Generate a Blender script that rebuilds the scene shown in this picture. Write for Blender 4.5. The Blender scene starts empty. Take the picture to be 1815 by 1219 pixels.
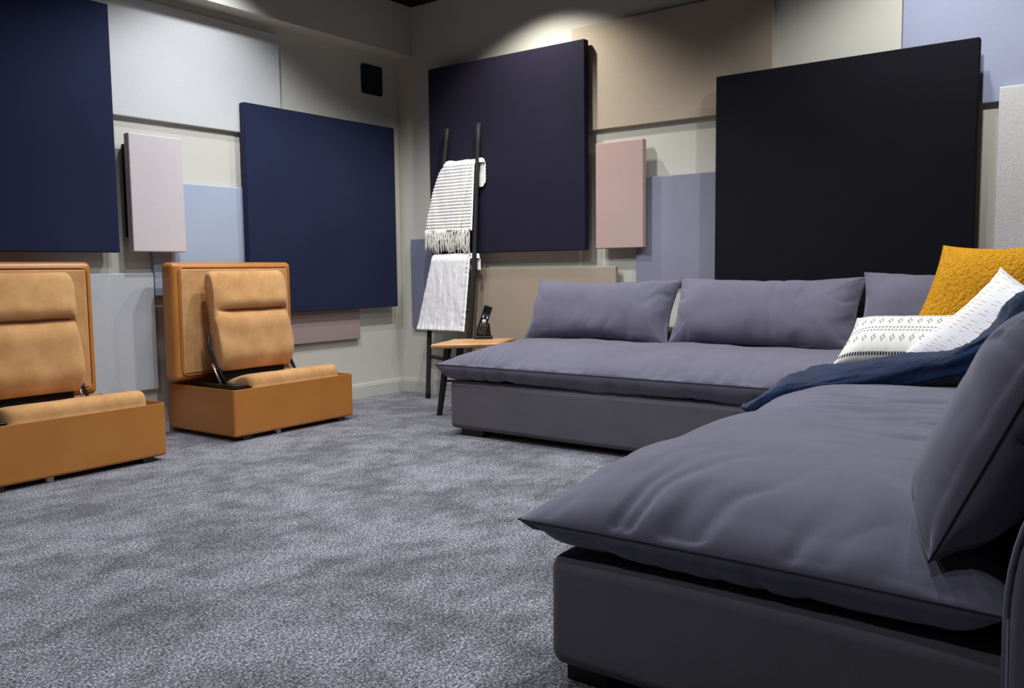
import bpy, bmesh, math, random
from mathutils import Vector, Matrix, noise
random.seed(7)
C = bpy.context.scene.collection
sc = bpy.context.scene

# ------------------------------------------------------------------ camera
XW, YW, ZC = 4.658, 4.502, 2.78          # back wall, left wall, ceiling
def setup_camera():
    y, p, r = math.radians(36.75), math.radians(4.95), math.radians(-0.67)
    fw = Vector((math.cos(y)*math.cos(p), math.sin(y)*math.cos(p), -math.sin(p)))
    rt = Vector((math.sin(y), -math.cos(y), 0)); up = rt.cross(fw)
    r2 = rt*math.cos(r)+up*math.sin(r); u2 = -rt*math.sin(r)+up*math.cos(r)
    cd = bpy.data.cameras.new('camera'); cd.sensor_width = 36; cd.lens = 1520/1815*36
    cd.clip_start = 0.02
    co = bpy.data.objects.new('camera', cd); C.objects.link(co)
    m = Matrix((( r2.x, u2.x, -fw.x, 0), (r2.y, u2.y, -fw.y, 0), (r2.z, u2.z, -fw.z, 0.9), (0, 0, 0, 1)))
    co.matrix_world = m; sc.camera = co
setup_camera()

# ------------------------------------------------------------------ world, lights, exposure
w = bpy.data.worlds.new('world'); sc.world = w; w.use_nodes = True
w.node_tree.nodes['Background'].inputs[0].default_value = (0.6, 0.65, 0.8, 1)
w.node_tree.nodes['Background'].inputs[1].default_value = 0.05
sc.view_settings.view_transform = 'Standard'; sc.view_settings.look = 'None'
sc.view_settings.exposure = 0.42; sc.view_settings.gamma = 1.0
sc.view_settings.use_curve_mapping = False
def downlight(x, y, power, col, ang=132, blend=0.55, z=ZC-0.02):
    l = bpy.data.lights.new('downlight', 'SPOT'); l.energy = power; l.color = col
    l.spot_size = math.radians(ang); l.spot_blend = blend; l.shadow_soft_size = 0.035
    o = bpy.data.objects.new('downlight', l); o.location = (x, y, z); C.objects.link(o)
WARM, COOL, MID = (1.0, 0.98, 0.92), (0.92, 0.955, 1.05), (0.96, 0.98, 1.0)
downlight(4.18, 3.12, 48, WARM, 128, 0.55)
downlight(4.12, 0.85, 30, MID, 134, 0.55)
downlight(3.50, 3.10, 58, MID)
downlight(3.50, 0.70, 62, MID, 146)
downlight(2.30, 1.20, 58, COOL)
downlight(2.35, 2.35, 48, COOL)
downlight(2.72, 3.42, 66, COOL, 142)
downlight(2.98, 3.98, 24, COOL, 126, 0.5)
downlight(0.20, 2.30, 48, COOL)
downlight(0.75, 0.50, 26, COOL)

# ------------------------------------------------------------------ materials
def S(r, g, b):
    f = lambda c: (c/255/12.92) if c/255 <= 0.04045 else ((c/255+0.055)/1.055)**2.4
    return (f(r), f(g), f(b), 1)
class NT:
    def __init__(s, name):
        s.m = bpy.data.materials.new(name); s.m.use_nodes = True
        s.t = s.m.node_tree; s.b = s.t.nodes['Principled BSDF']
    def n(s, typ, **kw):
        o = s.t.nodes.new(typ)
        for k, v in kw.items():
            if k.startswith('i_'):
                o.inputs[k[2:].replace('_', ' ')].default_value = v
            else: setattr(o, k, v)
        return o
    def l(s, a, b): s.t.links.new(a, b)
    def math(s, op, a, b=None, c=None, clamp=False):
        o = s.t.nodes.new('ShaderNodeMath'); o.operation = op; o.use_clamp = clamp
        for i, v in enumerate((a, b, c)):
            if v is None: continue
            if isinstance(v, (int, float)): o.inputs[i].default_value = v
            else: s.l(v, o.inputs[i])
        return o.outputs[0]
    def mix(s, fac, a, b):
        o = s.t.nodes.new('ShaderNodeMix'); o.data_type = 'RGBA'
        for idx, v in ((0, fac), (6, a), (7, b)):
            if isinstance(v, (int, float, tuple)): o.inputs[idx].default_value = v
            else: s.l(v, o.inputs[idx])
        return o.outputs[2]
    def ramp(s, fac, *stops):
        o = s.t.nodes.new('ShaderNodeValToRGB'); e = o.color_ramp.elements
        while len(e) < len(stops): e.new(0.5)
        for i, (p, c) in enumerate(stops): e[i].position = p; e[i].color = c
        s.l(fac, o.inputs[0]); return o.outputs[0]
    def noise(s, vec, scale, detail=3, rough=0.5):
        o = s.t.nodes.new('ShaderNodeTexNoise'); o.inputs['Scale'].default_value = scale
        o.inputs['Detail'].default_value = detail; o.inputs['Roughness'].default_value = rough
        if vec is not None: s.l(vec, o.inputs['Vector'])
        return o.outputs['Fac']
    def bump(s, h, strength, dist=0.01):
        o = s.t.nodes.new('ShaderNodeBump'); o.inputs['Strength'].default_value = strength
        o.inputs['Distance'].default_value = dist; s.l(h, o.inputs['Height'])
        s.l(o.outputs[0], s.b.inputs['Normal'])
    def obj(s): return s.t.nodes.new('ShaderNodeTexCoord').outputs['Object']
    def uv(s):
        o = s.t.nodes.new('ShaderNodeTexCoord').outputs['UV']
        x = s.t.nodes.new('ShaderNodeSeparateXYZ'); s.l(o, x.inputs[0]); return x.outputs[0], x.outputs[1], o
    def scaled(s, vec, sx, sy, sz):
        o = s.t.nodes.new('ShaderNodeMapping'); o.inputs['Scale'].default_value = (sx, sy, sz)
        s.l(vec, o.inputs[0]); return o.outputs[0]
def fabric(name, col, var=0.08, rough=0.9, sheen=0.0, bump=0.25, scale=450, big=0.0):
    t = NT(name); v = t.obj()
    n1 = t.noise(v, scale, 2); n2 = t.noise(v, 3.0, 3)
    dark = tuple(c*(1-var*2) for c in col[:3])+(1,); lite = tuple(min(1, c*(1+var*2)) for c in col[:3])+(1,)
    f = t.math('ADD', t.math('MULTIPLY', n1, 0.75), t.math('MULTIPLY', n2, 0.25))
    t.l(t.ramp(f, (0.3, dark), (0.7, lite)), t.b.inputs['Base Color'])
    t.b.inputs['Roughness'].default_value = rough
    t.b.inputs['Specular IOR Level'].default_value = 0.2
    t.b.inputs['Sheen Weight'].default_value = sheen
    t.b.inputs['Sheen Roughness'].default_value = 0.4
    t.bump(n1, bump, 0.002)
    return t.m
def plain(name, col, rough=0.5, metal=0.0, spec=0.5):
    t = NT(name); t.b.inputs['Base Color'].default_value = col
    t.b.inputs['Roughness'].default_value = rough; t.b.inputs['Metallic'].default_value = metal
    t.b.inputs['Specular IOR Level'].default_value = spec
    v = t.obj(); t.bump(t.noise(v, 120), 0.08, 0.002)
    return t.m
def paint(name, col):
    t = NT(name); v = t.obj()
    n = t.noise(v, 160, 2); n2 = t.noise(v, 1.3, 2)
    t.l(t.ramp(n2, (0.3, tuple(c*0.97 for c in col[:3])+(1,)), (0.7, col)), t.b.inputs['Base Color'])
    t.b.inputs['Roughness'].default_value = 0.75; t.b.inputs['Specular IOR Level'].default_value = 0.25
    t.bump(n, 0.12, 0.002); return t.m
def carpet_mat():
    t = NT('carpet_pile'); v = t.obj()
    patch = t.noise(t.scaled(v, 1, 1, 1), 2.6, 4, 0.55)
    patch2 = t.noise(t.scaled(v, 1.3, 1.8, 1), 6.5, 4, 0.6)
    g1 = t.noise(v, 150, 2, 0.6); g2 = t.noise(v, 330, 2, 0.7)
    g3 = t.noise(v, 70, 2, 0.6)
    grain = t.math('ADD', t.math('MULTIPLY', g1, 0.5), t.math('ADD', t.math('MULTIPLY', g2, 0.35), t.math('MULTIPLY', g3, 0.15)))
    gr = t.ramp(grain, (0.37, S(38, 37, 40)), (0.49, S(108, 107, 112)), (0.61, S(206, 207, 213)))
    pt = t.ramp(t.math('ADD', t.math('MULTIPLY', patch, 0.55), t.math('MULTIPLY', patch2, 0.45)),
                (0.41, (0.57, 0.56, 0.57, 1)), (0.59, (1.17, 1.18, 1.2, 1)))
    o = t.t.nodes.new('ShaderNodeMix'); o.data_type = 'RGBA'; o.blend_type = 'MULTIPLY'; o.inputs[0].default_value = 1
    t.l(gr, o.inputs[6]); t.l(pt, o.inputs[7]); t.l(o.outputs[2], t.b.inputs['Base Color'])
    t.b.inputs['Roughness'].default_value = 1; t.b.inputs['Specular IOR Level'].default_value = 0.05
    t.b.inputs['Sheen Weight'].default_value = 0.15
    t.bump(grain, 0.9, 0.006); return t.m
def leather_mat():
    t = NT('caramel_leather'); v = t.obj()
    vo = t.n('ShaderNodeTexVoronoi'); vo.inputs['Scale'].default_value = 330; t.l(v, vo.inputs['Vector'])
    n2 = t.noise(v, 4, 3)
    t.l(t.ramp(n2, (0.3, S(178, 113, 48)), (0.7, S(188, 122, 55))), t.b.inputs['Base Color'])
    t.b.inputs['Roughness'].default_value = 0.36; t.b.inputs['Specular IOR Level'].default_value = 0.5
    t.bump(vo.outputs['Distance'], 0.15, 0.002); return t.m
def suede_mat():
    t = NT('tan_suede'); v = t.obj()
    n = t.noise(v, 9, 5, 0.6); n3 = t.noise(v, 400, 2)
    t.l(t.ramp(n, (0.3, S(186, 135, 82)), (0.5, S(199, 149, 95)), (0.72, S(212, 165, 109))), t.b.inputs['Base Color'])
    t.b.inputs['Roughness'].default_value = 0.9; t.b.inputs['Sheen Weight'].default_value = 0.25
    t.b.inputs['Specular IOR Level'].default_value = 0.1
    t.bump(n3, 0.25, 0.002); return t.m
def wood_mat():
    t = NT('live_edge_wood'); v = t.scaled(t.obj(), 2.0, 9, 9)
    n = t.noise(v, 2.4, 5, 0.6)
    wv = t.n('ShaderNodeTexWave'); wv.inputs['Scale'].default_value = 0.35; wv.inputs['Distortion'].default_value = 9
    wv.inputs['Detail'].default_value = 3; wv.bands_direction = 'Y'; t.l(v, wv.inputs['Vector'])
    f = t.math('ADD', t.math('MULTIPLY', wv.outputs['Fac'], 0.15), t.math('MULTIPLY', n, 0.85))
    t.l(t.ramp(f, (0.15, S(168, 112, 66)), (0.5, S(206, 154, 100)), (0.85, S(226, 182, 130))), t.b.inputs['Base Color'])
    t.b.inputs['Roughness'].default_value = 0.45; t.bump(n, 0.15, 0.003); return t.m
def velvet_mat(name, dark, lite, sheen=0.35, pile=0.0):
    t = NT(name); v = t.obj()
    n = t.noise(v, 5, 4, 0.6); n1 = t.noise(v, 600, 2)
    f = t.math('ADD', t.math('MULTIPLY', n, 0.6), t.math('MULTIPLY', n1, 0.4))
    t.l(t.ramp(f, (0.3, dark), (0.7, lite)), t.b.inputs['Base Color'])
    t.b.inputs['Roughness'].default_value = 0.85; t.b.inputs['Sheen Weight'].default_value = sheen
    t.b.inputs['Sheen Roughness'].default_value = 0.45; t.b.inputs['Specular IOR Level'].default_value = 0.12
    (t.bump(t.noise(v, 75, 4, 0.7), pile, 0.012) if pile else t.bump(n1, 0.18, 0.002)); return t.m
def boucle_mat():
    t = NT('mustard_boucle'); v = t.obj()
    vo = t.n('ShaderNodeTexVoronoi'); vo.inputs['Scale'].default_value = 170
    nn = t.n('ShaderNodeTexNoise'); nn.inputs['Scale'].default_value = 40; t.l(v, nn.inputs['Vector'])
    mx = t.n('ShaderNodeVectorMath'); mx.operation = 'MULTIPLY_ADD'
    t.l(nn.outputs['Color'], mx.inputs[0]); mx.inputs[1].default_value = (0.03, 0.03, 0.03); t.l(v, mx.inputs[2])
    t.l(mx.outputs[0], vo.inputs['Vector'])
    t.l(t.ramp(vo.outputs['Distance'], (0.0, S(228, 174, 60)), (0.5, S(212, 150, 36)), (0.95, S(172, 112, 20))), t.b.inputs['Base Color'])
    t.b.inputs['Roughness'].default_value = 0.95; t.b.inputs['Specular IOR Level'].default_value = 0.1
    inv = t.math('SUBTRACT', 1.0, vo.outputs['Distance']); t.bump(inv, 0.6, 0.004); return t.m
def dash_pillow_mat():
    """white cotton with rows of short gold stitches across the pillow"""
    t = NT('white_gold_stitch'); u, v, uv = t.uv()
    NR, NC = 11.0, 30.0
    row = t.math('FLOOR', t.math('MULTIPLY', u, NR)); fr = t.math('FRACT', t.math('MULTIPLY', u, NR))
    wn = t.n('ShaderNodeTexWhiteNoise'); wn.noise_dimensions = '2D'
    colf = t.math('FLOOR', t.math('MULTIPLY', v, NC)); fc = t.math('FRACT', t.math('MULTIPLY', v, NC))
    cb = t.n('ShaderNodeCombineXYZ'); t.l(row, cb.inputs[0]); t.l(colf, cb.inputs[1]); t.l(cb.outputs[0], wn.inputs['Vector'])
    ln = t.math('MULTIPLY_ADD', wn.outputs['Value'], 0.25, 0.12)
    a = t.math('LESS_THAN', t.math('ABSOLUTE', t.math('SUBTRACT', fr, 0.5)), ln)
    b = t.math('LESS_THAN', t.math('ABSOLUTE', t.math('SUBTRACT', fc, 0.5)), 0.11)
    c = t.math('GREATER_THAN', wn.outputs['Value'], 0.25)
    f = t.math('MULTIPLY', t.math('MULTIPLY', a, b), c)
    t.l(t.mix(f, S(236, 236, 240), S(214, 184, 128)), t.b.inputs['Base Color'])
    t.b.inputs['Roughness'].default_value = 0.9
    rib = t.math('SINE', t.math('MULTIPLY', v, 6.2832*60)); t.bump(rib, 0.25, 0.002); return t.m
def lumbar_mat():
    """off white weave with rows of grey diamonds and dashed lines"""
    t = NT('grey_pattern_weave'); u, v, uv = t.uv()
    ND = 14.0
    fu = t.math('ABSOLUTE', t.math('SUBTRACT', t.math('FRACT', t.math('MULTIPLY', u, ND)), 0.5))
    def band(center, half):
        return t.math('LESS_THAN', t.math('ABSOLUTE', t.math('SUBTRACT', v, center)), half)
    tot = None
    def add(x):
        nonlocal tot
        tot = x if tot is None else t.math('MAXIMUM', tot, x)
    for c in (0.35, 0.71):           # diamonds
        dv = t.math('DIVIDE', t.math('ABSOLUTE', t.math('SUBTRACT', v, c)), 0.055)
        dd = t.math('ADD', t.math('MULTIPLY', fu, 3.2), dv)
        ring = t.math('MULTIPLY', t.math('LESS_THAN', dd, 1.0), t.math('GREATER_THAN', dd, 0.55))
        add(ring)
        lnk = t.math('MULTIPLY', t.math('MULTIPLY', t.math('LESS_THAN', fu, 0.05), band(c, 0.075)), t.math('SUBTRACT', 1.0, band(c, 0.045))); add(lnk)
    fd = t.math('LESS_THAN', t.math('ABSOLUTE', t.math('SUBTRACT', t.math('FRACT', t.math('MULTIPLY', u, ND*2.6)), 0.5)), 0.3)
    for c in (0.50, 0.56, 0.83, 0.88): add(t.math('MULTIPLY', fd, band(c, 0.014)))
    fd2 = t.math('LESS_THAN', t.math('ABSOLUTE', t.math('SUBTRACT', t.math('FRACT', t.math('MULTIPLY', u, ND*3.4)), 0.5)), 0.34)
    drk = t.math('MULTIPLY', fd2, band(0.09, 0.025))
    c1 = t.mix(t.math('MULTIPLY', tot, 0.85), S(232, 229, 218), S(112, 120, 140))
    t.l(t.mix(drk, c1, S(40, 42, 50)), t.b.inputs['Base Color'])
    t.b.inputs['Roughness'].default_value = 0.9
    wv = t.math('SINE', t.math('MULTIPLY', t.math('ADD', u, t.math('MULTIPLY', v, 0.5)), 6.2832*85)); t.bump(wv, 0.3, 0.002)
    return t.m
def knit_mat():
    t = NT('cream_knit'); u, v, uv = t.uv()
    a = t.math('LESS_THAN', t.math('ABSOLUTE', t.math('SUBTRACT', u, t.math('MULTIPLY_ADD', v, -0.22, 0.235))), 0.012)
    n = t.noise(t.scaled(uv, 20, 60, 1), 1.0); f = t.math('MULTIPLY', a, t.math('GREATER_THAN', n, 0.42))
    f = t.math('MULTIPLY', f, t.math('LESS_THAN', v, 0.42))
    t.l(t.mix(f, S(240, 238, 232), S(176, 128, 84)), t.b.inputs['Base Color'])
    t.b.inputs['Roughness'].default_value = 0.9; t.b.inputs['Specular IOR Level'].default_value = 0.1
    t.bump(t.noise(t.obj(), 300), 0.3, 0.002); return t.m

M = dict(
    wall=paint('greige_paint', S(206, 203, 190)), black_paint=paint('black_paint', S(9, 9, 10)),
    dark_wall=paint('charcoal_paint', S(58, 58, 62)), base=paint('greige_trim', S(196, 194, 184)),
    carpet=carpet_mat(), leather=leather_mat(), suede=suede_mat(), wood=wood_mat(),
    navy=fabric('navy_acoustic_cloth', S(29, 35, 62), 0.14, sheen=0.1), midnight=fabric('midnight_acoustic_cloth', S(34, 31, 48), 0.14),
    black_navy=fabric('black_navy_cloth', S(15, 15, 22), 0.14),
    beige=fabric('beige_acoustic_cloth', S(180, 165, 145), 0.06), sand=fabric('sand_acoustic_cloth', S(168, 153, 134), 0.06),
    cloud=fabric('cloud_grey_cloth', S(200, 200, 196), 0.05), rose=fabric('pale_rose_cloth', S(203, 194, 193), 0.05),
    pink=fabric('dusty_pink_cloth', S(186, 159, 150), 0.06), mauve=fabric('mauve_cloth', S(160, 140, 136), 0.06),
    ice=fabric('ice_blue_cloth', S(166, 177, 195), 0.05), lav=fabric('lavender_grey_cloth', S(141, 140, 156), 0.06),
    lavlite=fabric('pale_lavender_cloth', S(160, 164, 186), 0.05), slate=fabric('slate_cloth', S(124, 127, 146), 0.06),
    grey=fabric('silver_grey_cloth', S(186, 188, 190), 0.05), wool=fabric('nubby_grey_cloth', S(216, 213, 209), 0.06, bump=0.6, scale=130),
    sofa=velvet_mat('grey_sofa_velvet', S(97, 94, 108), S(112, 109, 124), 0.3),
    sofabase=velvet_mat('grey_base_velvet', S(96, 92, 98), S(108, 104, 110), 0.15),
    seam=plain('dark_seam', S(34, 32, 38), 0.9), blue_fur=velvet_mat('navy_plush', S(8, 20, 40), S(14, 42, 84), 0.4, 0.5),
    black=plain('black_metal', S(16, 16, 17), 0.45), blackwood=plain('black_stained_wood', S(28, 30, 26), 0.7),
    blackplastic=plain('black_plastic', S(12, 12, 13), 0.35), darkwood=plain('dark_wood_foot', S(30, 24, 20), 0.5),
    chrome=plain('bright_metal', S(210, 210, 212), 0.3, 0.9), whiteplastic=plain('white_plastic', S(235, 235, 235), 0.4),
    silver=plain('silver_button', S(205, 208, 212), 0.4), screen=plain('remote_screen', S(20, 22, 34), 0.15),
    boucle=boucle_mat(), dash=dash_pillow_mat(), lumbar=lumbar_mat(), knit=knit_mat(),
    fur=fabric('white_fur', S(249, 247, 246), 0.03, sheen=0.2, bump=0.4, scale=220), fringe=plain('cream_yarn', S(238, 234, 224), 0.9, spec=0.1),
    inner=plain('black_lining', S(14, 12, 11), 0.9))

# ------------------------------------------------------------------ helpers
def smooth(me, angle=None):
    for p in me.polygons: p.use_smooth = True
def link(name, me, mat, parent=None, sm=True):
    if isinstance(me, bmesh.types.BMesh):
        bm = me; me = bpy.data.meshes.new(name); bmesh.ops.recalc_face_normals(bm, faces=bm.faces); bm.to_mesh(me); bm.free()
    me.materials.append(mat)
    if sm:
        smooth(me)
    o = bpy.data.objects.new(name, me); C.objects.link(o)
    if parent: o.parent = parent
    return o
def tag(o, label, cat, group=None):
    o['label'] = label; o['category'] = cat
    if group: o['group'] = group
    return o
def empty(name, loc, label, cat, group=None, rz=0):
    o = bpy.data.objects.new(name, None); C.objects.link(o); o.location = loc; o.rotation_euler = (0, 0, rz)
    return tag(o, label, cat, group)
def struct(o): o['kind'] = 'structure'; return o
def box_bm(x0, x1, y0, y1, z0, z1, bev=0.0, seg=3):
    bm = bmesh.new(); bmesh.ops.create_cube(bm, size=1)
    for v in bm.verts:
        v.co = Vector(((x0+x1)/2+v.co.x*(x1-x0), (y0+y1)/2+v.co.y*(y1-y0), (z0+z1)/2+v.co.z*(z1-z0)))
    if bev: bmesh.ops.bevel(bm, geom=list(bm.edges), offset=bev, segments=seg, profile=0.5, affect='EDGES')
    return bm
def harden(o, ang=35):
    me = o.data
    for e in me.edges: pass
    me.shade_smooth() if False else None
    m = o.modifiers.new('wn', 'WEIGHTED_NORMAL'); m.keep_sharp = True
    return o
def box(name, x0, x1, y0, y1, z0, z1, mat, parent=None, bev=0.0, seg=3):
    o = link(name, box_bm(x0, x1, y0, y1, z0, z1, bev, seg), mat, parent, sm=bev > 0)
    if bev > 0: harden(o)
    return o
def tube_bm(pts, rad, n=10, closed=False, bm=None, flat=None):
    bm = bm or bmesh.new(); pts = [Vector(p) for p in pts]; N = len(pts); rings = []
    prev = None
    for i, p in enumerate(pts):
        a = pts[(i-1) % N] if (closed or i > 0) else p; b = pts[(i+1) % N] if (closed or i < N-1) else p
        t = (b-a).normalized()
        if prev is None:
            ref = Vector((0, 0, 1)) if abs(t.z) < 0.9 else Vector((1, 0, 0)); s = t.cross(ref).normalized()
        else:
            s = (prev - t*prev.dot(t)).normalized()
        prev = s; u = t.cross(s)
        r = rad(i/(N-1)) if callable(rad) else rad
        rings.append([bm.verts.new(p+(s*math.cos(k*2*math.pi/n)+u*math.sin(k*2*math.pi/n))*r) for k in range(n)])
    M_ = N if closed else N-1
    for i in range(M_):
        A, B = rings[i], rings[(i+1) % N]
        for k in range(n): bm.faces.new((A[k], A[(k+1) % n], B[(k+1) % n], B[k]))
    if not closed:
        bm.faces.new(rings[0]); bm.faces.new(list(reversed(rings[-1])))
    return bm
def frame_matrix(o, ex, ez):
    """columns: local x along ex, local z along ez (made square to ex), origin o"""
    ex = Vector(ex).normalized(); ez = Vector(ez); ez = (ez-ex*ez.dot(ex)).normalized(); ey = ez.cross(ex)
    return Matrix(((ex.x, ey.x, ez.x, o[0]), (ex.y, ey.y, ez.y, o[1]), (ex.z, ey.z, ez.z, o[2]), (0, 0, 0, 1)))
def nz(x, y=0.0, z=0.0): return noise.noise(Vector((x, y, z)))

def cushion(W, H, top, bot, edge=0.3, corner=0.0, pull=0.02, n=(60, 40), wr=0.004, puck=0.008, seed=0.0,
            fold=None, rough=None, pf=14.0, pl=0.1, power=0.5, edge_b=None, power_b=0.5, skew=0.0, shear=0.0, sheary=0.0):
    """pillow of two cloth sheets sewn round the rim; local x/y in the plane, +z front. returns mesh, rim points"""
    nu, nv = n; bm = bmesh.new(); uvl = bm.loops.layers.uv.new('uv'); uvd = {}
    def f(d, s):                            # rise from the rim towards the middle
        a = min(d/(edge if s > 0 or not edge_b else edge_b), 1.0)
        return max(0.0, 1-(1-a)**2.2)**(power if s > 0 else power_b)
    def pt(i, j, s):
        # denser sampling at rim
        a = -1+2*i/nu; b = -1+2*j/nv
        u = math.copysign(1-(1-abs(a))**1.5, a) if i not in (0, nu) else a
        v = math.copysign(1-(1-abs(b))**1.5, b) if j not in (0, nv) else b
        x = u*W/2; y = v*H/2
        dx = (1-abs(u))*W/2; dy = (1-abs(v))*H/2
        x2 = x-math.copysign(pull*(1-v*v)*abs(u)**3, u) if u else x
        y2 = y-math.copysign(pull*(1-u*u)*abs(v)**3, v) if v else y
        h = f(dx, s)*f(dy, s)
        T = top if s > 0 else bot
        z = s*T*h
        d = min(dx, dy); sx = x if dy < dx else y+7.3
        sd = seed+(0 if s > 0 else 31.7)
        if h > 0:
            a_ = nz(sx*pf+sd+0.5*nz(sx*3.1, d*9, sd)+skew*d*pf, d*2.5, sd)
            g_ = max(0.0, 1-abs(a_)*3.4)**1.3; am = max(0.25, 0.62+1.1*nz(sx*2.7+sd*3, 0, 5))
            z -= s*puck*g_*am*math.exp(-d/(pl*(0.5+am)))*min(1, d/0.012)
            z += s*wr*(nz(x*4+sd, y*4, 1.7)*3+0.6*nz(x*9+sd, y*9, 3.7))*min(1, d/0.05)
            if rough: z += s*rough(x, y)*min(1, d/0.03)
        co = Vector((x2+shear*y2, y2+sheary*x2, z))
        if fold: co = fold(co, u, v, s)
        return co, ((u+1)/2, (v+1)/2)
    grid = {}
    for s in (1, -1):
        for i in range(nu+1):
            for j in range(nv+1):
                rim = i in (0, nu) or j in (0, nv)
                if rim and s < 0: grid[(s, i, j)] = grid[(1, i, j)]; continue
                co, uv = pt(i, j, s); vv = bm.verts.new(co); grid[(s, i, j)] = vv; uvd[vv] = uv
    for s in (1, -1):
        for i in range(nu):
            for j in range(nv):
                q = [grid[(s, i, j)], grid[(s, i+1, j)], grid[(s, i+1, j+1)], grid[(s, i, j+1)]]
                if s < 0: q.reverse()
                fc = bm.faces.new(q)
                for l in fc.loops: l[uvl].uv = uvd[l.vert]
    rim = [grid[(1, i, 0)].co.copy() for i in range(nu)]+[grid[(1, nu, j)].co.copy() for j in range(nv)] + \
          [grid[(1, i, nv)].co.copy() for i in range(nu, 0, -1)]+[grid[(1, 0, j)].co.copy() for j in range(nv, 0, -1)]
    return bm, rim
def make_cushion(name, mat, M4, parent, seam=True, seam_r=0.0028, seam_mat=None, **kw):
    bm, rim = cushion(**kw)
    me = bpy.data.meshes.new(name); bm.to_mesh(me); bm.free()
    o = link(name, me, mat, parent); o.matrix_local = M4
    if seam:
        s = link('seam', tube_bm(rim, seam_r, 6, closed=True), seam_mat or M['seam'], o)
    return o

# ------------------------------------------------------------------ the room
X0, Y0 = -2.6, -2.6
struct(box('floor', X0-0.1, XW+0.1, Y0-0.1, YW+0.1, -0.1, 0.0, M['carpet']))
struct(box('ceiling', X0-0.1, XW+0.1, Y0-0.1, YW+0.1, ZC, ZC+0.1, M['black_paint']))
struct(box('wall_left', X0-0.1, XW+0.1, YW, YW+0.1, 0, ZC, M['wall']))
struct(box('wall_back', XW, XW+0.1, Y0, YW, 0, ZC, M['wall']))
struct(box('wall_right', X0-0.1, XW+0.1, Y0-0.1, Y0, 0, ZC, M['dark_wall']))
struct(box('wall_front', X0-0.1, X0, Y0, YW, 0, ZC, M['dark_wall']))
struct(box('trim_1', X0, XW, 4.348, YW, 2.435, ZC, M['wall']))      # soffit along the left wall
def baseboard(name, along_x, a, b, at):
    prof = [(0, 0), (0.014, 0), (0.014, 0.082), (0.011, 0.088), (0.011, 0.094), (0.006, 0.105), (0, 0.105)]
    bm = bmesh.new(); A, B = [], []
    for (d, z) in prof:
        if along_x: A.append(bm.verts.new((a, at-d, z))); B.append(bm.verts.new((b, at-d, z)))
        else: A.append(bm.verts.new((at-d, a, z))); B.append(bm.verts.new((at-d, b, z)))
    n = len(prof)
    for i in range(n): bm.faces.new((A[i], A[(i+1) % n], B[(i+1) % n], B[i]))
    bm.faces.new(A); bm.faces.new(list(reversed(B)))
    return struct(link(name, bm, M['base'], sm=False))
baseboard('baseboard_left', True, X0, XW, YW)
baseboard('baseboard_back', False, Y0, YW-0.014, XW)

# ------------------------------------------------------------------ acoustic panels
def panel(mat, label, wall, a0, a1, z0, z1, off, thick, bev=0.006, group='fabric acoustic panels on the walls', cleat=None):
    """cloth wrapped slab whose front stands off from the wall; wall 'L' (left) or 'B' (back); a plywood cleat holds it off"""
    t = min(thick, off); gap = off-t
    if wall == 'L': e = empty('acoustic_panel', ((a0+a1)/2, YW, z0), label, 'wall panel', group)
    else: e = empty('acoustic_panel', (XW, (a0+a1)/2, z0), label, 'wall panel', group)
    w2 = (a1-a0)/2; h = z1-z0
    if wall == 'L':
        box('fabric_face', -w2, w2, -off, -off+t, 0, h, mat, e, bev, 3)
        if cleat: box('mounting_cleat', cleat[0]-(a0+a1)/2, cleat[1]-(a0+a1)/2, -gap, -0.001, cleat[2]-z0, cleat[3]-z0, M['inner'], e)
    else:
        box('fabric_face', -off, -off+t, -w2, w2, 0, h, mat, e, bev, 3)
        if cleat: box('mounting_cleat', -gap, -0.001, cleat[0]-(a0+a1)/2, cleat[1]-(a0+a1)/2, cleat[2]-z0, cleat[3]-z0, M['inner'], e)
    return e
panel(M['navy'], 'large dark navy square panel on the left wall, cut off by the left frame edge', 'L', 1.15, 2.43, 1.015, 2.295, 0.10, 0.05, cleat=(1.3, 2.2, 1.1, 2.2))
panel(M['navy'], 'large navy square panel on the left wall between the corner and the two tan seats', 'L', 3.255, 4.53, 0.643, 1.922, 0.085, 0.05, cleat=(4.0, 4.4, 0.9, 1.7))
panel(M['cloud'], 'wide pale grey panel high on the left wall under the soffit', 'L', 2.30, 3.575, 1.747, 2.388, 0.03, 0.025)
panel(M['rose'], 'small upright pale rose panel on the left wall', 'L', 2.497, 2.811, 1.02, 1.65, 0.115, 0.05, cleat=(2.52, 2.64, 1.1, 1.6))
panel(M['ice'], 'pale ice blue panel on the left wall behind the right tan seat', 'L', 2.66, 3.94, 0.775, 1.415, 0.03, 0.025)
panel(M['mauve'], 'low mauve grey panel under the navy square by the corner', 'L', 3.56, 4.20, 0.428, 0.743, 0.033, 0.028)
panel(M['grey'], 'low silver grey panel on the left wall between the two tan seats', 'L', 2.02, 2.652, 0.255, 0.906, 0.035, 0.03)
panel(M['midnight'], 'large dark plum navy square panel behind the blanket ladder', 'B', 2.83, 4.108, 1.017, 2.293, 0.10, 0.05, cleat=(3.05, 3.95, 1.15, 1.7))
panel(M['black_navy'], 'largest looking near black square panel above the grey sofa', 'B', 0.68, 1.957, 0.655, 1.935, 0.15, 0.05, cleat=(0.72, 1.2, 0.75, 1.6))
panel(M['beige'], 'wide beige panel high on the back wall between the two dark squares', 'B', 1.685, 2.968, 1.75, 2.39, 0.03, 0.025)
panel(M['pink'], 'small upright dusty pink panel on the back wall', 'B', 2.435, 2.762, 1.022, 1.66, 0.085, 0.04, cleat=(2.54, 2.74, 1.1, 1.6))
panel(M['lavlite'], 'pale lavender panel high at the right end of the back wall', 'B', -0.24, 1.04, 1.652, 2.292, 0.03, 0.025)
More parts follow.
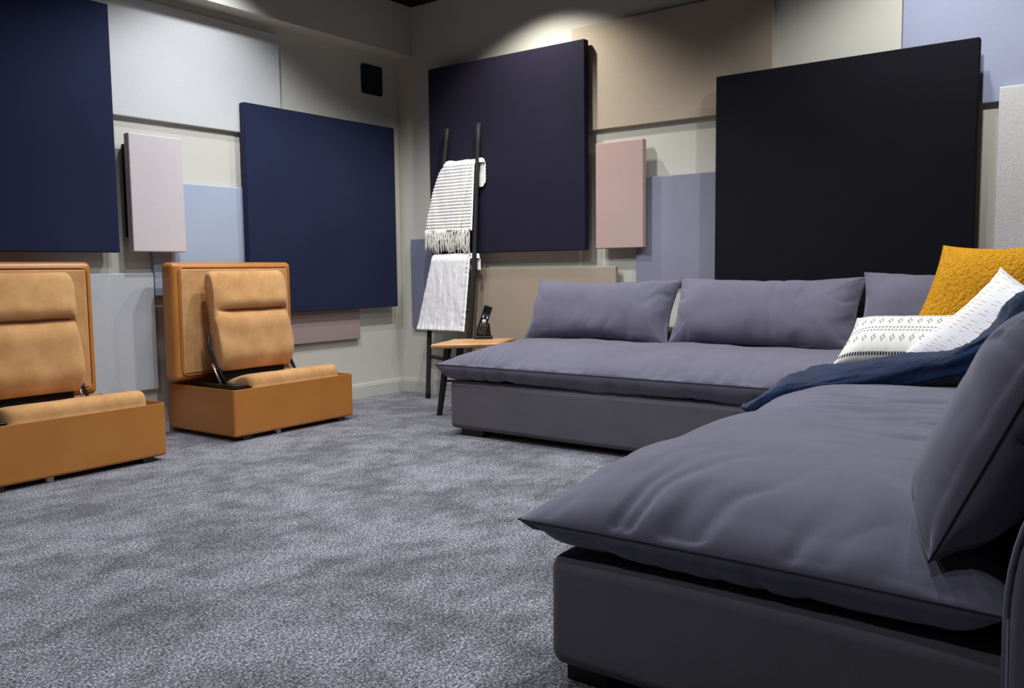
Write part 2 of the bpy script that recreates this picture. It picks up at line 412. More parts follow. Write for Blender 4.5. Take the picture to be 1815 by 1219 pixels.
panel(M['lav'], 'lavender grey panel low on the back wall beside the dusty pink one', 'B', 1.235, 2.515, 0.802, 1.44, 0.03, 0.025)
panel(M['sand'], 'low sand beige panel behind the side table', 'B', 2.635, 3.915, 0.275, 0.914, 0.06, 0.03)
panel(M['wool'], 'nubby light grey panel at the right frame edge above the mustard pillow', 'B', -0.67, 0.605, 0.43, 1.712, 0.075, 0.04)
panel(M['slate'], 'low slate blue upright panel half hidden by the white blankets', 'B', 4.05, 4.37, 0.485, 1.13, 0.035, 0.03)

def wall_speaker():
    e = empty('wall_speaker', (4.4, YW, 2.15), 'small square black speaker grille high on the left wall near the corner', 'speaker')
    def rr(name, s, y0, y1, mat, r=0.018):
        bm = bmesh.new(); pts = []
        for cx_, cz_, a0 in ((s-r, s-r, 0), (-s+r, s-r, 90), (-s+r, -s+r, 180), (s-r, -s+r, 270)):
            for k in range(7):
                a = math.radians(a0+k*15); pts.append((cx_+r*math.cos(a), cz_+r*math.sin(a)+0.1))
        A = [bm.verts.new((x, y0, z)) for x, z in pts]; B = [bm.verts.new((x, y1, z)) for x, z in pts]
        n = len(pts)
        for i in range(n): bm.faces.new((A[i], A[(i+1) % n], B[(i+1) % n], B[i]))
        bm.faces.new(A); bm.faces.new(list(reversed(B)))
        return link(name, bm, mat, e, sm=False)
    rr('bezel', 0.102, -0.006, -0.0005, M['blackplastic'])
    t = NT('speaker_mesh'); vo = t.n('ShaderNodeTexVoronoi'); vo.inputs['Scale'].default_value = 400; t.l(t.obj(), vo.inputs['Vector'])
    t.l(t.ramp(vo.outputs['Distance'], (0.2, S(4, 4, 5)), (0.6, S(14, 14, 15))), t.b.inputs['Base Color']); t.b.inputs['Roughness'].default_value = 0.8
    rr('grille', 0.095, -0.009, -0.005, t.m, 0.014)
wall_speaker()

# ------------------------------------------------------------------ tan flip-open seats
def make_seat(label):
    """origin: left front corner of the box on the floor; x right, y back"""
    W, D, Hh = 0.86, 0.596, 0.288
    e = empty('recliner_ottoman', (0, 0, 0), label, 'seat', 'tan flip-open ottoman seats')
    # open leather box
    bm = box_bm(0, W, 0, D, 0.024, Hh, 0.0)
    top = [f for f in bm.faces if f.normal.z > 0.9 or abs(f.calc_center_median().z-Hh) < 1e-5][0]
    r = bmesh.ops.inset_individual(bm, faces=[top], thickness=0.05)
    bmesh.ops.translate(bm, verts=top.verts, vec=(0, 0, -0.17))
    bmesh.ops.recalc_face_normals(bm, faces=bm.faces)
    bmesh.ops.bevel(bm, geom=list(bm.edges), offset=0.014, segments=4, profile=0.5, affect='EDGES')
    harden(link('leather_box', bm, M['leather'], e))
    box('inner_tray', 0.055, W-0.055, 0.055, D-0.055, 0.118, 0.135, M['inner'], e)
    # black rail on the rim at the left
    rl = link('storage_rail', tube_bm([(0.035, 0.42, Hh+0.004), (0.032, 0.20, Hh+0.006), (0.036, 0.07, Hh+0.006), (0.06, 0.045, Hh+0.005), (0.13, 0.045, Hh+0.0)], 0.006, 8), M['black'], e)
    box('side_tray', 0.05, 0.20, 0.06, 0.42, Hh-0.05, Hh-0.005, M['blackplastic'], e, 0.004)
    # short square feet
    for fx in (0.06, W-0.12):
        for fy in (0.015, D-0.075): box('foot', fx, fx+0.06, fy, fy+0.06, 0.0, 0.045, M['darkwood'], e, 0.003)
    box('center_glide', 0.30, 0.33, 0.03, 0.055, 0.0, 0.045, M['whiteplastic'], e, 0.004)
    # lid folded up
    lid = link('lid', box_bm(-0.075, 0.750, 0.400, 0.510, 0.306, 0.962, 0.03, 5), M['leather'], e); harden(lid)
    lin = link('lining', box_bm(-0.025, 0.713, 0.392, 0.410, 0.345, 0.925, 0.008, 3), M['suede'], lid); harden(lin)
    x0, x1, z0, z1 = -0.033, 0.721, 0.337, 0.934; pts = []
    for cx_, cz_, a0 in ((x1-0.03, z1-0.03, 0), (x0+0.03, z1-0.03, 90), (x0+0.03, z0+0.03, 180), (x1-0.03, z0+0.03, 270)):
        for k in range(6):
            a = math.radians(a0+k*18); pts.append((cx_+0.03*math.cos(a), 0.398, cz_+0.03*math.sin(a)))
    link('piping', tube_bm(pts, 0.005, 8, closed=True), M['leather'], lid)
    # backrest cushion: profile with head roll, swept over x
    def soft(name, x0, x1, prof, mat, rx=0.03, n=26, dent=None):
        """closed profile (y, z) centred on its own middle, rounded ends over x"""
        bm = bmesh.new(); cy = sum(p[0] for p in prof)/len(prof); cz = sum(p[1] for p in prof)/len(prof)
        rings = []
        for i in range(n+1):
            s = i/n; s2 = 0.5-0.5*math.cos(math.pi*s); x = x0+(x1-x0)*s2
            d = min(x-x0, x1-x); a = min(d/rx, 1.0); k = math.sqrt(max(0, 1-(1-a)**2))
            ring = []
            for (y, z) in prof:
                dy, dz = y-cy, z-cz; L_ = math.hypot(dy, dz)
                sh = rx*(1-k); q = max(0.0, (L_-sh)/L_)
                jit = 0.003*nz(x*9, y*9, z*9)*min(1, a*2)
                ring.append(bm.verts.new((x, cy+dy*q-jit+(dent(x, y, z) if dent else 0), cz+dz*q+jit)))
            rings.append(ring)
        m = len(prof)
        for i in range(n):
            for k in range(m): bm.faces.new((rings[i][k], rings[i+1][k], rings[i+1][(k+1) % m], rings[i][(k+1) % m]))
        bm.faces.new(rings[0]); bm.faces.new(list(reversed(rings[-1])))
        return link(name, bm, mat, e)
    def catmull(P, sub=6):
        out = []; n = len(P)
        for i in range(n):
            p0, p1, p2, p3 = P[i-1], P[i], P[(i+1) % n], P[(i+2) % n]
            for k in range(sub):
                t = k/sub
                out.append(tuple(0.5*((2*p1[c])+(-p0[c]+p2[c])*t+(2*p0[c]-5*p1[c]+4*p2[c]-p3[c])*t*t+(-p0[c]+3*p1[c]-3*p2[c]+p3[c])*t**3) for c in (0, 1)))
        return out
    back = catmull([(0.205, 0.40), (0.190, 0.46), (0.205, 0.56), (0.222, 0.64), (0.236, 0.67), (0.242, 0.69), (0.246, 0.71),
                    (0.244, 0.75), (0.250, 0.83), (0.268, 0.890), (0.295, 0.912), (0.320, 0.905), (0.335, 0.87),
                    (0.328, 0.78), (0.315, 0.65), (0.300, 0.52), (0.285, 0.42), (0.27, 0.365), (0.235, 0.36)], 7)
    def crease(x, y, z):
        k = min(1, max(0, (x-0.09)/0.10))*min(1, max(0, (0.575-x)/0.03+0.25))
        g = 0.045*math.exp(-((z-0.692)/0.012)**2)-0.016*math.exp(-((z-0.745)/0.045)**2)-0.008*math.exp(-((z-0.62)/0.05)**2)
        return g*k if y < 0.28 else 0
    soft('backrest', 0.078, 0.582, back, M['suede'], 0.028, 44, crease)
    seat = catmull([(0.055, 0.235), (0.048, 0.285), (0.060, 0.327), (0.10, 0.342), (0.18, 0.330), (0.28, 0.300), (0.34, 0.275), (0.36, 0.25), (0.35, 0.22), (0.20, 0.20)])
    soft('seat_cushion', 0.155, 0.805, seat, M['suede'], 0.04, 30)
    # dark mechanism between seat and backrest, hinge arms each side
    box('mechanism', 0.10, 0.56, 0.27, 0.31, 0.18, 0.37, M['inner'], e)
    for hx in (0.066, 0.572):
        h = link('hinge_arm', tube_bm([(hx, 0.300, 0.57), (hx, 0.285, 0.47), (hx+0.012, 0.24, 0.39), (hx+0.03, 0.19, 0.275)], 0.009, 8), M['black'], e)
        link('gas_strut', tube_bm([(hx-0.004, 0.262, 0.40), (hx+0.016, 0.215, 0.28)], 0.006, 8), M['chrome'], h)
    return e
def children(o): return [c for c in bpy.data.objects if c.parent == o]
def copy_tree(o, parent=None):
    c = o.copy(); C.objects.link(c); c.parent = parent
    for ch in children(o):
        copy_tree(ch, c)
    return c
seat = make_seat('tan leather and suede seat with its lid folded up, nearer the room corner')
seat.location = (2.722, 3.876, 0); seat.rotation_euler = (0, 0, math.radians(1.0))
seat2 = copy_tree(seat); seat2.location = (1.428, 3.79, 0)
seat2['label'] = 'tan leather seat with lid folded up, cut off by the left frame edge'

# ------------------------------------------------------------------ ladder, blankets
def lx(z): return 4.467+(4.530-4.467)*z/1.87
ladder = empty('blanket_ladder', (4.467, 3.89, 0), 'tall black wooden blanket ladder leaning on the plum navy panel', 'ladder')
def rail(pts, seed, r0=0.0175):
    out = []
    P = pts
    for i in range(len(P)-1):
        for k in range(8):
            t = k/8; out.append(Vector(P[i]).lerp(Vector(P[i+1]), t))
    out.append(Vector(P[-1])); q = []
    for p in out: q.append(Vector((p.x-4.467, p.y-3.89+0.003*nz(p.z*4, seed), p.z)))
    return link('rail', tube_bm(q, lambda s: r0+0.0022*nz(s*14, seed)-0.0015*s, 10), M['blackwood'], ladder)
rail([(lx(0), 4.082, 0.0), (lx(0.46), 4.074, 0.46), (lx(1.2), 3.992, 1.2), (lx(1.87), 3.915, 1.865)], 1.3)
rail([(lx(0), 3.715, 0.0), (lx(0.46), 3.702, 0.46), (lx(0.9), 3.668, 0.9), (lx(1.87), 3.640, 1.87)], 4.9)
for z in (0.295, 0.63, 0.965, 1.28, 1.60):
    ya = 4.08-0.12*max(0, z-0.46); yb = 3.70-0.05*max(0, z-0.3)
    pts = [(lx(z)-4.467, ya-3.89+(yb-ya)*k/8, z+0.004*math.sin(k*1.3)-0.006*math.sin(math.pi*k/8)) for k in range(9)]
    link('rung', tube_bm(pts, 0.013, 8), M['blackwood'], ladder)

def draped(name, mat, ztop, zfront, zback, edges, surf, thick, label, cat, nu, nv, seed):
    """cloth over a rung: path up the front, over, down the back. edges(s)->(yleft, yright); surf(y, s)->bump"""
    xr = lx(ztop)
    path = []
    Lf = ztop-zfront; Lb = ztop-zback; R = 0.021; tot = Lf+math.pi*R+Lb
    bm = bmesh.new(); uvl = bm.loops.layers.uv.new('uv'); grid = []; uvd = {}
    def P(d):
        if d < Lf: return xr-R-0.012*(1-d/Lf), zfront+d, Vector((-1, 0, 0))
        d2 = d-Lf
        if d2 < math.pi*R:
            a = d2/R; return xr-R*math.cos(a)*0.95, ztop+R*math.sin(a)*0.8, Vector((-math.cos(a), 0, math.sin(a)))
        return xr+R*0.9, ztop-(d2-math.pi*R), Vector((1, 0, 0))
    for lay in (1, 0):
        g = []
        for i in range(nv+1):
            d = tot*i/nv; x, z, nrm = P(d); ya, yb = edges(z, d/tot, d > Lf+math.pi*R/2)
            row = []
            for j in range(nu+1):
                t = j/nu; y = yb+(ya-yb)*t; ed = min(t, 1-t)*abs(ya-yb)
                k = min(1, min(ed, d+0.004, tot-d+0.004)/0.012); k = math.sqrt(max(0, 1-(1-k)**2))
                bumpv = surf(y, z, d, t)*k if lay else 0
                off = nrm*(((thick if nrm.x < 0.5 else min(thick, 0.011))*k+bumpv*(1 if nrm.x < 0.5 else 0.3)) if lay else 0.0)
                vv = bm.verts.new(Vector((x, y, z))+off); uvd[vv] = (t, d/tot); row.append(vv)
            g.append(row)
        grid.append(g)
    for lay, g in enumerate(grid):
        for i in range(nv):
            for j in range(nu):
                q = [g[i][j], g[i][j+1], g[i+1][j+1], g[i+1][j]]
                if lay: q.reverse()
                f = bm.faces.new(q)
                for l in f.loops: l[uvl].uv = uvd[l.vert]
    A, B = grid
    def strip(la, lb):
        for i in range(len(la)-1): bm.faces.new((la[i], la[i+1], lb[i+1], lb[i]))
    strip(A[0], B[0]); strip(B[nv], A[nv])
    strip([r[0] for r in B], [r[0] for r in A]); strip([r[nu] for r in A], [r[nu] for r in B])
    o = link(name, bm, mat)
    return tag(o, label, cat)
def e1(z, s, back):
    if back: return 3.90, 3.592+0.05*max(0, (1.50-z)/0.06)**2+0.004*abs(math.sin(z*math.pi/0.0215))
    k = max(0, min(1, (1.60-z)/0.44))
    return 3.915+0.175*k**0.6+0.0035*abs(math.sin((z-0.004)*math.pi/0.0215)), 3.655+0.02*k
def knit(y, z, d, t):
    P = 0.0215; k = math.floor(d/P); row = abs(math.sin(d*math.pi/P)); yy = y+(0.009 if k % 2 else 0)+0.003*nz(k*3.3, y*6)
    colm = abs(math.sin(yy*math.pi/0.018))
    g = -0.014*math.exp(-((t-0.135-0.10*max(0, 0.42-d)/0.42)/0.02)**2) if d < 0.45 else 0
    return 0.0085*(row**0.7)*(0.35+0.65*colm**0.8)+0.010*nz(y*7, z*5)+0.006*nz(y*22, z*4, 8)+g
b1 = draped('knit_throw', M['knit'], 1.60, 1.165, 1.455, e1, knit, 0.016, 'cream chunky knit throw with fringe on the ladder, above the fur one', 'blanket', 120, 240, 1)
def fringe(o):
    bm = bmesh.new(); rnd = random.Random(5)
    for k in range(95):
        t = k/94; y = 3.685+0.395*t+rnd.uniform(-0.004, 0.004); x = 4.478+rnd.uniform(-0.012, 0.006); L_ = rnd.uniform(0.11, 0.165)
        if t < 0.25: L_ += 0.02
        sway = rnd.uniform(-0.016, 0.02); pts = []
        for i in range(7):
            s = i/6; pts.append((x-0.006*math.sin(s*3)+0.004*math.sin(s*9+k), y+sway*s+0.005*math.sin(s*7+k*1.7), 1.175-L_*s))
        tube_bm(pts, lambda s: 0.0042*(1-0.35*s), 5, bm=bm)
    f = link('fringe', bm, M['fringe'], o); f['kind'] = 'stuff'
fringe(b1)
def e2(z, s, back):
    if back: return 3.98, 3.632
    k = max(0, min(1, (0.965-z)/0.47))
    return 4.02+0.135*k+0.004*nz(z*45, 3), 3.690+0.048*k+0.004*nz(z*45, 9)
def furry(y, z, d, t):
    r = 0.0
    for c in (0.2, 0.42, 0.58, 0.84): r -= 0.010*max(0, 0.5+1.3*nz(z*9, c*31))*math.exp(-((t-c+0.06*nz(z*6, c*9))/0.012)**2)
    r += 0.012*math.exp(-(d/0.03)**2)*(0.6+nz(y*40, 4))
    return r+0.005*nz(y*24, z*7, 3)+0.0018*nz(y*70, z*30, 5)
draped('fur_throw', M['fur'], 0.965, 0.485, 0.90, e2, furry, 0.032, 'white faux fur throw on the lower rung of the ladder', 'blanket', 110, 130, 2)

# ------------------------------------------------------------------ side table and remote
ZT = 0.455
tab = empty('side_table', (4.15, 3.42, 0), 'small live edge wooden side table with black legs at the sofa end', 'table')
def tabletop():
    A, B, Cc, D = Vector((3.842, 3.485)), Vector((4.235, 3.64)), Vector((4.50, 3.335)), Vector((4.13, 3.195))
    o2 = Vector((4.15, 3.42)); pts = []
    for p, q in ((A, B), (B, Cc), (Cc, D), (D, A)):
        for k in range(12):
            t = k/12; r = p.lerp(q, t); n = (r-o2).normalized()
            r = r+n*(0.006*nz(r.x*14, r.y*14)+0.0); pts.append(r-o2)
    # orientation: make local frame along the A-D side so that the grain follows it
    bm = bmesh.new(); layers = []
    for (z, ins) in ((ZT, 0.012), (ZT-0.002, 0.006), (ZT-0.008, 0.0), (ZT-0.022, 0.004), (ZT-0.028, 0.014)):
        layers.append([bm.verts.new((p.x-p.normalized().x*ins, p.y-p.normalized().y*ins, z)) for p in pts])
    n = len(pts)
    for a in range(4):
        for i in range(n): bm.faces.new((layers[a][i], layers[a][(i+1) % n], layers[a+1][(i+1) % n], layers[a+1][i]))
    bm.faces.new(layers[0]); bm.faces.new(list(reversed(layers[-1])))
    o = link('table_top', bm, M['wood'], tab, sm=False)
    return o
tabletop()
def slat_leg(top, foot):
    a = Vector(top)-Vector((4.15, 3.42, 0)); b = Vector(foot)-Vector((4.15, 3.42, 0))
    bm = bmesh.new()
    for p, r in ((a, 0.017), (b, 0.012)):
        for dx, dy in ((-1, -1), (1, -1), (1, 1), (-1, 1)): bm.verts.new(p+Vector((dx*r, dy*r, 0)))
    bm.verts.ensure_lookup_table(); v = bm.verts
    for i in range(4): bm.faces.new((v[i], v[(i+1) % 4], v[4+(i+1) % 4], v[4+i]))
    bm.faces.new(v[0:4]); bm.faces.new(list(reversed(v[4:8])))
    return link('leg', bm, M['black'], tab, sm=False)
legs = [((3.955, 3.445, ZT-0.028), (3.975, 3.54, 0)), ((4.21, 3.56, ZT-0.028), (4.25, 3.63, 0)),
        ((4.40, 3.36, ZT-0.028), (4.45, 3.33, 0)), ((4.14, 3.26, ZT-0.028), (4.15, 3.20, 0))]
for a, b in legs: slat_leg(a, b)
def mid(l, z): a, b = Vector(l[0]), Vector(l[1]); return a.lerp(b, 1-z/a.z)-Vector((4.15, 3.42, 0))
for i, j in ((0, 3), (1, 2)): link('stretcher', tube_bm([mid(legs[i], 0.22), mid(legs[j], 0.22)], 0.007, 8), M['black'], tab)
link('stretcher', tube_bm([(mid(legs[0], .22)+mid(legs[3], .22))/2, (mid(legs[1], .22)+mid(legs[2], .22))/2], 0.007, 8), M['black'], tab)

rx_ = Vector((0.60, -0.80, 0)); ry_ = Vector((0.80, 0.60, 0))
dock_o = Vector((4.335, 3.475, ZT))
dock = empty('charging_dock', dock_o, 'black charging dock on the side table holding the remote', 'dock', rz=math.atan2(rx_.y, rx_.x))
box('dock_base', -0.055, 0.065, -0.03, 0.05, 0.0, 0.018, M['blackplastic'], dock, 0.004)
def prop():
    bm = bmesh.new(); pr = [(0.008, 0.016), (0.055, 0.016), (0.046, 0.10), (0.036, 0.10)]
    A = [bm.verts.new((x, 0.0, z)) for x, z in pr]; B = [bm.verts.new((x, 0.035, z)) for x, z in pr]
    for i in range(4): bm.faces.new((A[i], A[(i+1) % 4], B[(i+1) % 4], B[i]))
    bm.faces.new(A); bm.faces.new(list(reversed(B))); link('back_support', bm, M['blackplastic'], dock, sm=False)
prop()
remote = empty('remote_control', dock_o, 'slim black remote with silver buttons standing in the dock', 'remote')
up_ = Vector((0, 0, 1)); lean = (up_*0.93+rx_*0.33+ry_*0.12).normalized()
remote.matrix_world = frame_matrix(dock_o+rx_*-0.022+ry_*-0.004+up_*0.018, rx_*0.9-up_*0.30+ry_*0.12, -ry_)
# local: x right, y = z cross x -> lengthwise, z towards viewer
def rem():
    bm = box_bm(-0.027, 0.027, 0.0, 0.205, -0.010, 0.010, 0.006, 3)
    for v in bm.verts: v.co.z += 0.006*math.sin(v.co.y/0.205*math.pi*1.5)
    harden(link('remote_body', bm, M['blackplastic'], remote))
    box('display', -0.019, 0.021, 0.150, 0.192, 0.004, 0.0118, M['screen'], remote, 0.002)
    def zf(y): return 0.010+0.006*math.sin(y/0.205*math.pi*1.5)
    bm = bmesh.new(); bmesh.ops.create_cone(bm, cap_ends=True, segments=20, radius1=0.0145, radius2=0.013, depth=0.004)
    for v in bm.verts: v.co += Vector((0, 0.102, zf(0.102)+0.001))
    ring = link('navigation_ring', bm, M['silver'], remote)
    bm = bmesh.new(); bmesh.ops.create_cone(bm, cap_ends=True, segments=16, radius1=0.004, radius2=0.004, depth=0.002)
    for v in bm.verts: v.co += Vector((0, 0.102, zf(0.102)+0.004))
    link('center_button', bm, M['chrome'], ring)
    for x in (-0.014, 0.012):
        for y in (0.126, 0.134): box('button', x-0.0055, x+0.0055, y-0.003, y+0.003, zf(y)-0.002, zf(y)+0.0018, M['silver'], remote, 0.0008)
    for y in (0.022, 0.034, 0.046, 0.058, 0.072, 0.083, 0.145):
        for x in (-0.014, 0.0, 0.014):
            box('button', x-0.0028, x+0.0028, y-0.002, y+0.002, zf(y)-0.002, zf(y)+0.0012, M['silver'] if (y > 0.06) else M['chrome'], remote, 0.0006)
rem()

# ------------------------------------------------------------------ far sofa
sofa1 = empty('sofa', (3.50, 1.5, 0), 'long grey sofa along the back wall under the near black panel', 'sofa')
def rel(o, v): return Vector(v)-o.location
def soft_box(name, x0, x1, y0, y1, z0, z1, parent, bev=0.03, seed=0, mat=None, wob=0.004):
    bm = box_bm(x0, x1, y0, y1, z0, z1, bev, 5)
    bmesh.ops.subdivide_edges(bm, edges=[e for e in bm.edges if e.calc_length() > 0.3], cuts=10, use_grid_fill=True)
    L_ = parent.location
    for v in bm.verts:
        n = Vector((nz(v.co.x*3, v.co.y*3, v.co.z*5+seed), nz(v.co.y*3+9, v.co.x*3, seed), nz(v.co.z*4+5, v.co.x*2, v.co.y*2)))
        v.co += n*wob; v.co -= L_
    return harden(link(name, bm, mat or M['sofabase'], parent))
soft_box('sofa_base', 3.53, 4.50, -0.80, 3.075, 0.035, 0.30, sofa1)
soft_box('back_frame', 4.42, 4.545, -0.80, 3.03, 0.25, 0.56, sofa1, 0.04)
for y in (2.86, 1.3): box('foot', 3.56-3.5, 3.64-3.5, y-1.5, y+0.15-1.5, 0, 0.04, M['black'], sofa1)
for y in (2.86,): box('foot', 4.38-3.5, 4.46-3.5, y-1.5, y+0.15-1.5, 0, 0.04, M['black'], sofa1)
def far_fold(co, u, v, s):
    return co
# bench cushion: local x along +Y (length), local y along -X (towards front) -> z up
def M_at(o, ex, ez, parent):
    m = frame_matrix(o, ex, ez); return Matrix.Translation(-parent.location) @ m
Lc, Dc = 3.96, 0.98
make_cushion('seat_cushion', M['sofa'], M_at((3.495+Dc/2, 3.142-Lc/2, 0.388), (0, 1, 0), (0, 0, 1), sofa1), sofa1,
             W=Lc, H=Dc, top=0.118, bot=0.088, edge=0.42, edge_b=0.085, pull=0.012, n=(360, 70), wr=0.0055, puck=0.022, pf=12, pl=0.07, power=0.60, seam_r=0.0018)
def back_cushion(y0, y1, zb, zt, xb, xt, seed, parent=sofa1, roll=0.0, T=0.11):
    o = Vector(((xb+xt)/2, (y0+y1)/2, (zb+zt)/2)); up = Vector((xt-xb, roll, zt-zb))
    ex = Vector((0, -1, 0)); n = ex.cross(up)      # up x .. -> facing -x
    if n.x > 0: n = -n
    ex2 = up.cross(n) 
    return make_cushion('back_cushion', M['sofa'], M_at(o, ex2, n, parent), parent,
                        W=abs(y1-y0), H=up.length, top=T, bot=0.07, edge=0.20, pull=0.030, n=(110, 60), wr=0.006, puck=0.022, pf=8, pl=0.06, seed=seed, seam_r=0.0012)
back_cushion(2.085, 3.05, 0.475, 0.835, 4.20, 4.38, 3.0)
back_cushion(1.105, 2.095, 0.475, 0.845, 4.20, 4.38, 13.0)
back_cushion(0.14, 1.13, 0.49, 0.868, 4.21, 4.385, 23.0)

# ------------------------------------------------------------------ near sofa
sofa2 = empty('sofa', (1.5, 0.6, 0), 'grey sofa in the right foreground, meeting the long one', 'sofa')
soft_box('sofa_base', 1.50, 3.42, -0.05, 1.035, 0.035, 0.285, sofa2, 0.035, seed=4)
for x, y in ((1.53, 0.90), (1.53, 0.05), (3.2, 0.90)): box('foot', x-1.5, x+0.10-1.5, y-0.6, y+0.10-0.6, 0, 0.04, M['black'], sofa2)
def near_fold(co, u, v, s):
    # cross wrinkles pulled towards the back of the seat
    return co
def near_rough(x, y):
    # x: along the sofa (local), y: across
    k = math.exp(-((x-0.05)/0.42)**2)*max(0, min(1, (0.32-y)/0.4))
    return -0.024*k*max(0, 1-abs(nz(x*9+1.2*math.sin(y*3), y*1.4, 4.0))*3.5)+0.005*nz(x*3, y*3, 9)
make_cushion('seat_cushion', M['sofa'], M_at((1.475+1.98/2, 0.625, 0.357), (1, 0, 0), (0, 0, 1), sofa2), sofa2,
             W=1.98, H=0.93, top=0.148, bot=0.072, edge=0.33, edge_b=0.13, pull=0.012, n=(230, 150), wr=0.005, puck=0.022, pf=11, pl=0.10, skew=0.45,
             rough=near_rough, seed=5.5, power=0.62, seam_r=0.0018)
# upholstered back with piping at its near end
def back_slab():
    prof = []
    x0 = 1.46; pts = [(0.155, 0.035), (0.158, 0.36)]
    r = 0.10; zs = 0.36
    for k in range(0, 11):
        a = math.radians(k*9); pts.append((0.158-r+r*math.cos(a), zs+0.24*math.sin(a)))
    for k in range(0, 11):
        a = math.radians(90+k*9); pts.append((-0.12+r+r*math.cos(a), zs+0.24*math.sin(a)))
    pts.append((-0.12, 0.035)); n = len(pts); bm = bmesh.new(); rings = []
    for (x, ins) in ((x0+0.0, 0.03), (x0+0.006, 0.012), (x0+0.022, 0.0), (2.5, 0.0), (3.44, 0.0)):
        rings.append([bm.verts.new((x-1.5, (y-0.02)*(1-ins*4)+0.02-0.6 + 0.0, z if z < 0.1 else z-ins*0.6)) for y, z in pts])
    for a in range(len(rings)-1):
        for i in range(n): bm.faces.new((rings[a][i], rings[a][(i+1) % n], rings[a+1][(i+1) % n], rings[a+1][i]))
    bm.faces.new(rings[0]); bm.faces.new(list(reversed(rings[-1])))
    o = harden(link('back_frame', bm, M['sofa'], sofa2))
    link('piping', tube_bm([(x0+0.012-1.5, y-0.6+0.001, z) for y, z in pts], 0.005, 8), M['sofa'], o)
back_slab()
# big loose back cushion leaning on it, near end towards the camera
def near_back():
    up = Vector((0, -0.225, 0.40)); L_ = 0.95
    o = Vector((1.50+L_/2, 0.293, 0.425))+up/2
    n = Vector((0, 1, 0.45))
    m = M_at(o, (-1, 0, 0), n, sofa2)
    def fold(co, u, v, s): return co
    c = make_cushion('back_cushion', M['sofa'], m, sofa2, W=L_, H=up.length, top=0.105, bot=0.09, edge=0.15, pull=0.02, n=(170, 120), wr=0.004,
                     puck=0.030, pf=10, pl=0.08, seed=41.0, seam_r=0.0022)
near_back()

# ------------------------------------------------------------------ loose pillows
def loose(name, mat, o, ex, ez, label, seam_mat=None, **kw):
    ob = make_cushion(name, mat, frame_matrix(o, ex, ez), None, seam=seam_mat is not None, seam_mat=seam_mat, **kw)
    return tag(ob, label, 'pillow')
def curl(x, y): return 0.003*nz(x*70, y*70, 2)+0.002*nz(x*140, y*140, 7)
loose('throw_pillow', M['boucle'], (4.02, 0.562, 0.738), (0.0, -0.97, 0.02), (-1, 0.12, 0.30), 'mustard yellow boucle pillow in the sofa corner', None,
      shear=0.33, W=0.50, H=0.52, top=0.10, bot=0.07, edge=0.22, pull=0.03, n=(150, 150), wr=0.004, puck=0.004, rough=curl, seed=2)
UL = Vector((3.70, 0.462, 0.885)); e1v = Vector((0.08, -0.72, 0.69)).normalized()
nn = Vector((-0.85, 0.25, 0.42)); nn = (nn-e1v*nn.dot(e1v)).normalized(); e2v = e1v.cross(nn)
if e2v.y > 0: e2v = -e2v
ez_n = nn; ly = ez_n.cross(e2v); SGN = 1.0 if ly.dot(e1v) > 0 else -1.0    # local y must climb with x
ctr = UL-e1v*(0.27-0.42*0.27)+e2v*0.27
loose('throw_pillow', M['dash'], ctr, e2v, nn, 'white pillow with short gold stitches leaning on the mustard one', M['fringe'],
      sheary=SGN*0.42, W=0.54, H=0.54, top=0.11, bot=0.06, edge=0.20, pull=-0.06, n=(70, 70), wr=0.003, puck=0.005, seed=8, seam_r=0.003)
loose('lumbar_pillow', M['lumbar'], (3.70, 0.765, 0.594), (0.10, -1.0, 0.03), (-0.62, 0, 0.75), 'low white lumbar pillow with grey diamond pattern', M['fringe'],
      shear=0.22, W=0.50, H=0.28, top=0.065, bot=0.05, edge=0.12, pull=0.012, n=(70, 50), wr=0.003, puck=0.004, seed=6, seam_r=0.003)

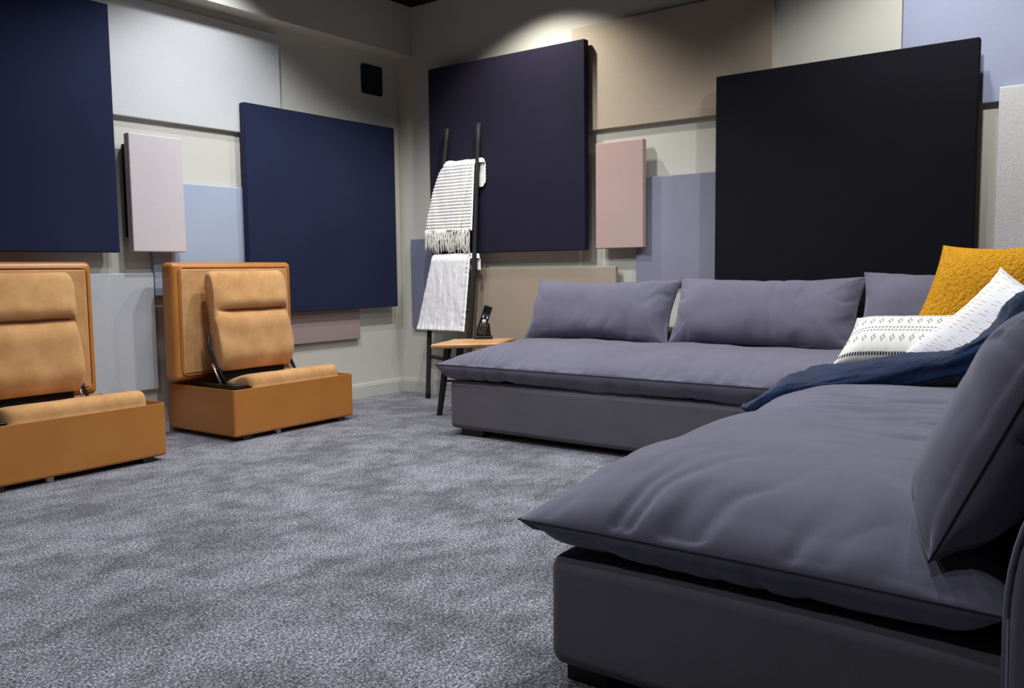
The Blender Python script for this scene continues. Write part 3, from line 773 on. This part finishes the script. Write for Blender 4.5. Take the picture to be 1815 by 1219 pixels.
# ------------------------------------------------------------------ navy plush throw
def plush_throw():
    # centre line across the seats: y from the open side to the back, z rising
    key = [(1.19, 0.40), (1.14, 0.445), (1.05, 0.495), (0.95, 0.525), (0.80, 0.552), (0.65, 0.576), (0.54, 0.606), (0.46, 0.655), (0.40, 0.715), (0.345, 0.78), (0.29, 0.84), (0.21, 0.88), (0.1, 0.90)]
    def at(s):
        f = s*(len(key)-1); i = min(int(f), len(key)-2); t = f-i
        p0 = key[max(i-1, 0)]; p1 = key[i]; p2 = key[i+1]; p3 = key[min(i+2, len(key)-1)]
        return tuple(0.5*((2*p1[c])+(-p0[c]+p2[c])*t+(2*p0[c]-5*p1[c]+4*p2[c]-p3[c])*t*t+(-p0[c]+3*p1[c]-3*p2[c]+p3[c])*t**3) for c in (0, 1))
    NS, NT_ = 140, 64; bm = bmesh.new(); rings = []
    for i in range(NS+1):
        s = i/NS; y, z = at(s); y2, z2 = at(min(1, s+0.01)); y1, z1 = at(max(0, s-0.01))
        t = Vector((0, y2-y1, z2-z1)).normalized(); nrm = Vector((1, 0, 0)).cross(t)
        if nrm.z < 0: nrm = -nrm
        if abs(nrm.z) < 0.05 and nrm.y < 0: nrm = -nrm
        xa, xb = 2.97+0.10*s, 3.44+0.02*math.sin(s*5)
        if s > 0.55: xa += 0.15*(s-0.55)/0.45
        th = 0.10*min(1, (s/0.03+0.35))
        ring = []
        for k in range(NT_):
            a = 2*math.pi*k/NT_; c, sn = math.cos(a), math.sin(a)
            # flattened superellipse section
            px_ = math.copysign(abs(c)**0.45, c); pz_ = math.copysign(abs(sn)**0.75, sn)
            x = (xa+xb)/2+px_*(xb-xa)/2; h = (pz_*0.5-0.5)*th
            fold = 0.016*math.sin(x*26+s*9)*(0.3+s)+0.018*nz(x*6, s*9, 2) + 0.003*nz(x*60, s*70, 4)
            if pz_ > 0: h += fold*abs(pz_)
            h += 0.004*nz(x*40, s*50+k, 1)
            ring.append(bm.verts.new(Vector((x+0.012*nz(s*12, k*0.3), y, z))+nrm*h))
        rings.append(ring)
    for i in range(NS):
        for k in range(NT_): bm.faces.new((rings[i][k], rings[i][(k+1) % NT_], rings[i+1][(k+1) % NT_], rings[i+1][k]))
    bm.faces.new(rings[0]); bm.faces.new(list(reversed(rings[-1])))
    tag(link('plush_throw', bm, M['blue_fur']), 'deep blue plush throw draped over the seats and the pillows', 'blanket')
plush_throw()
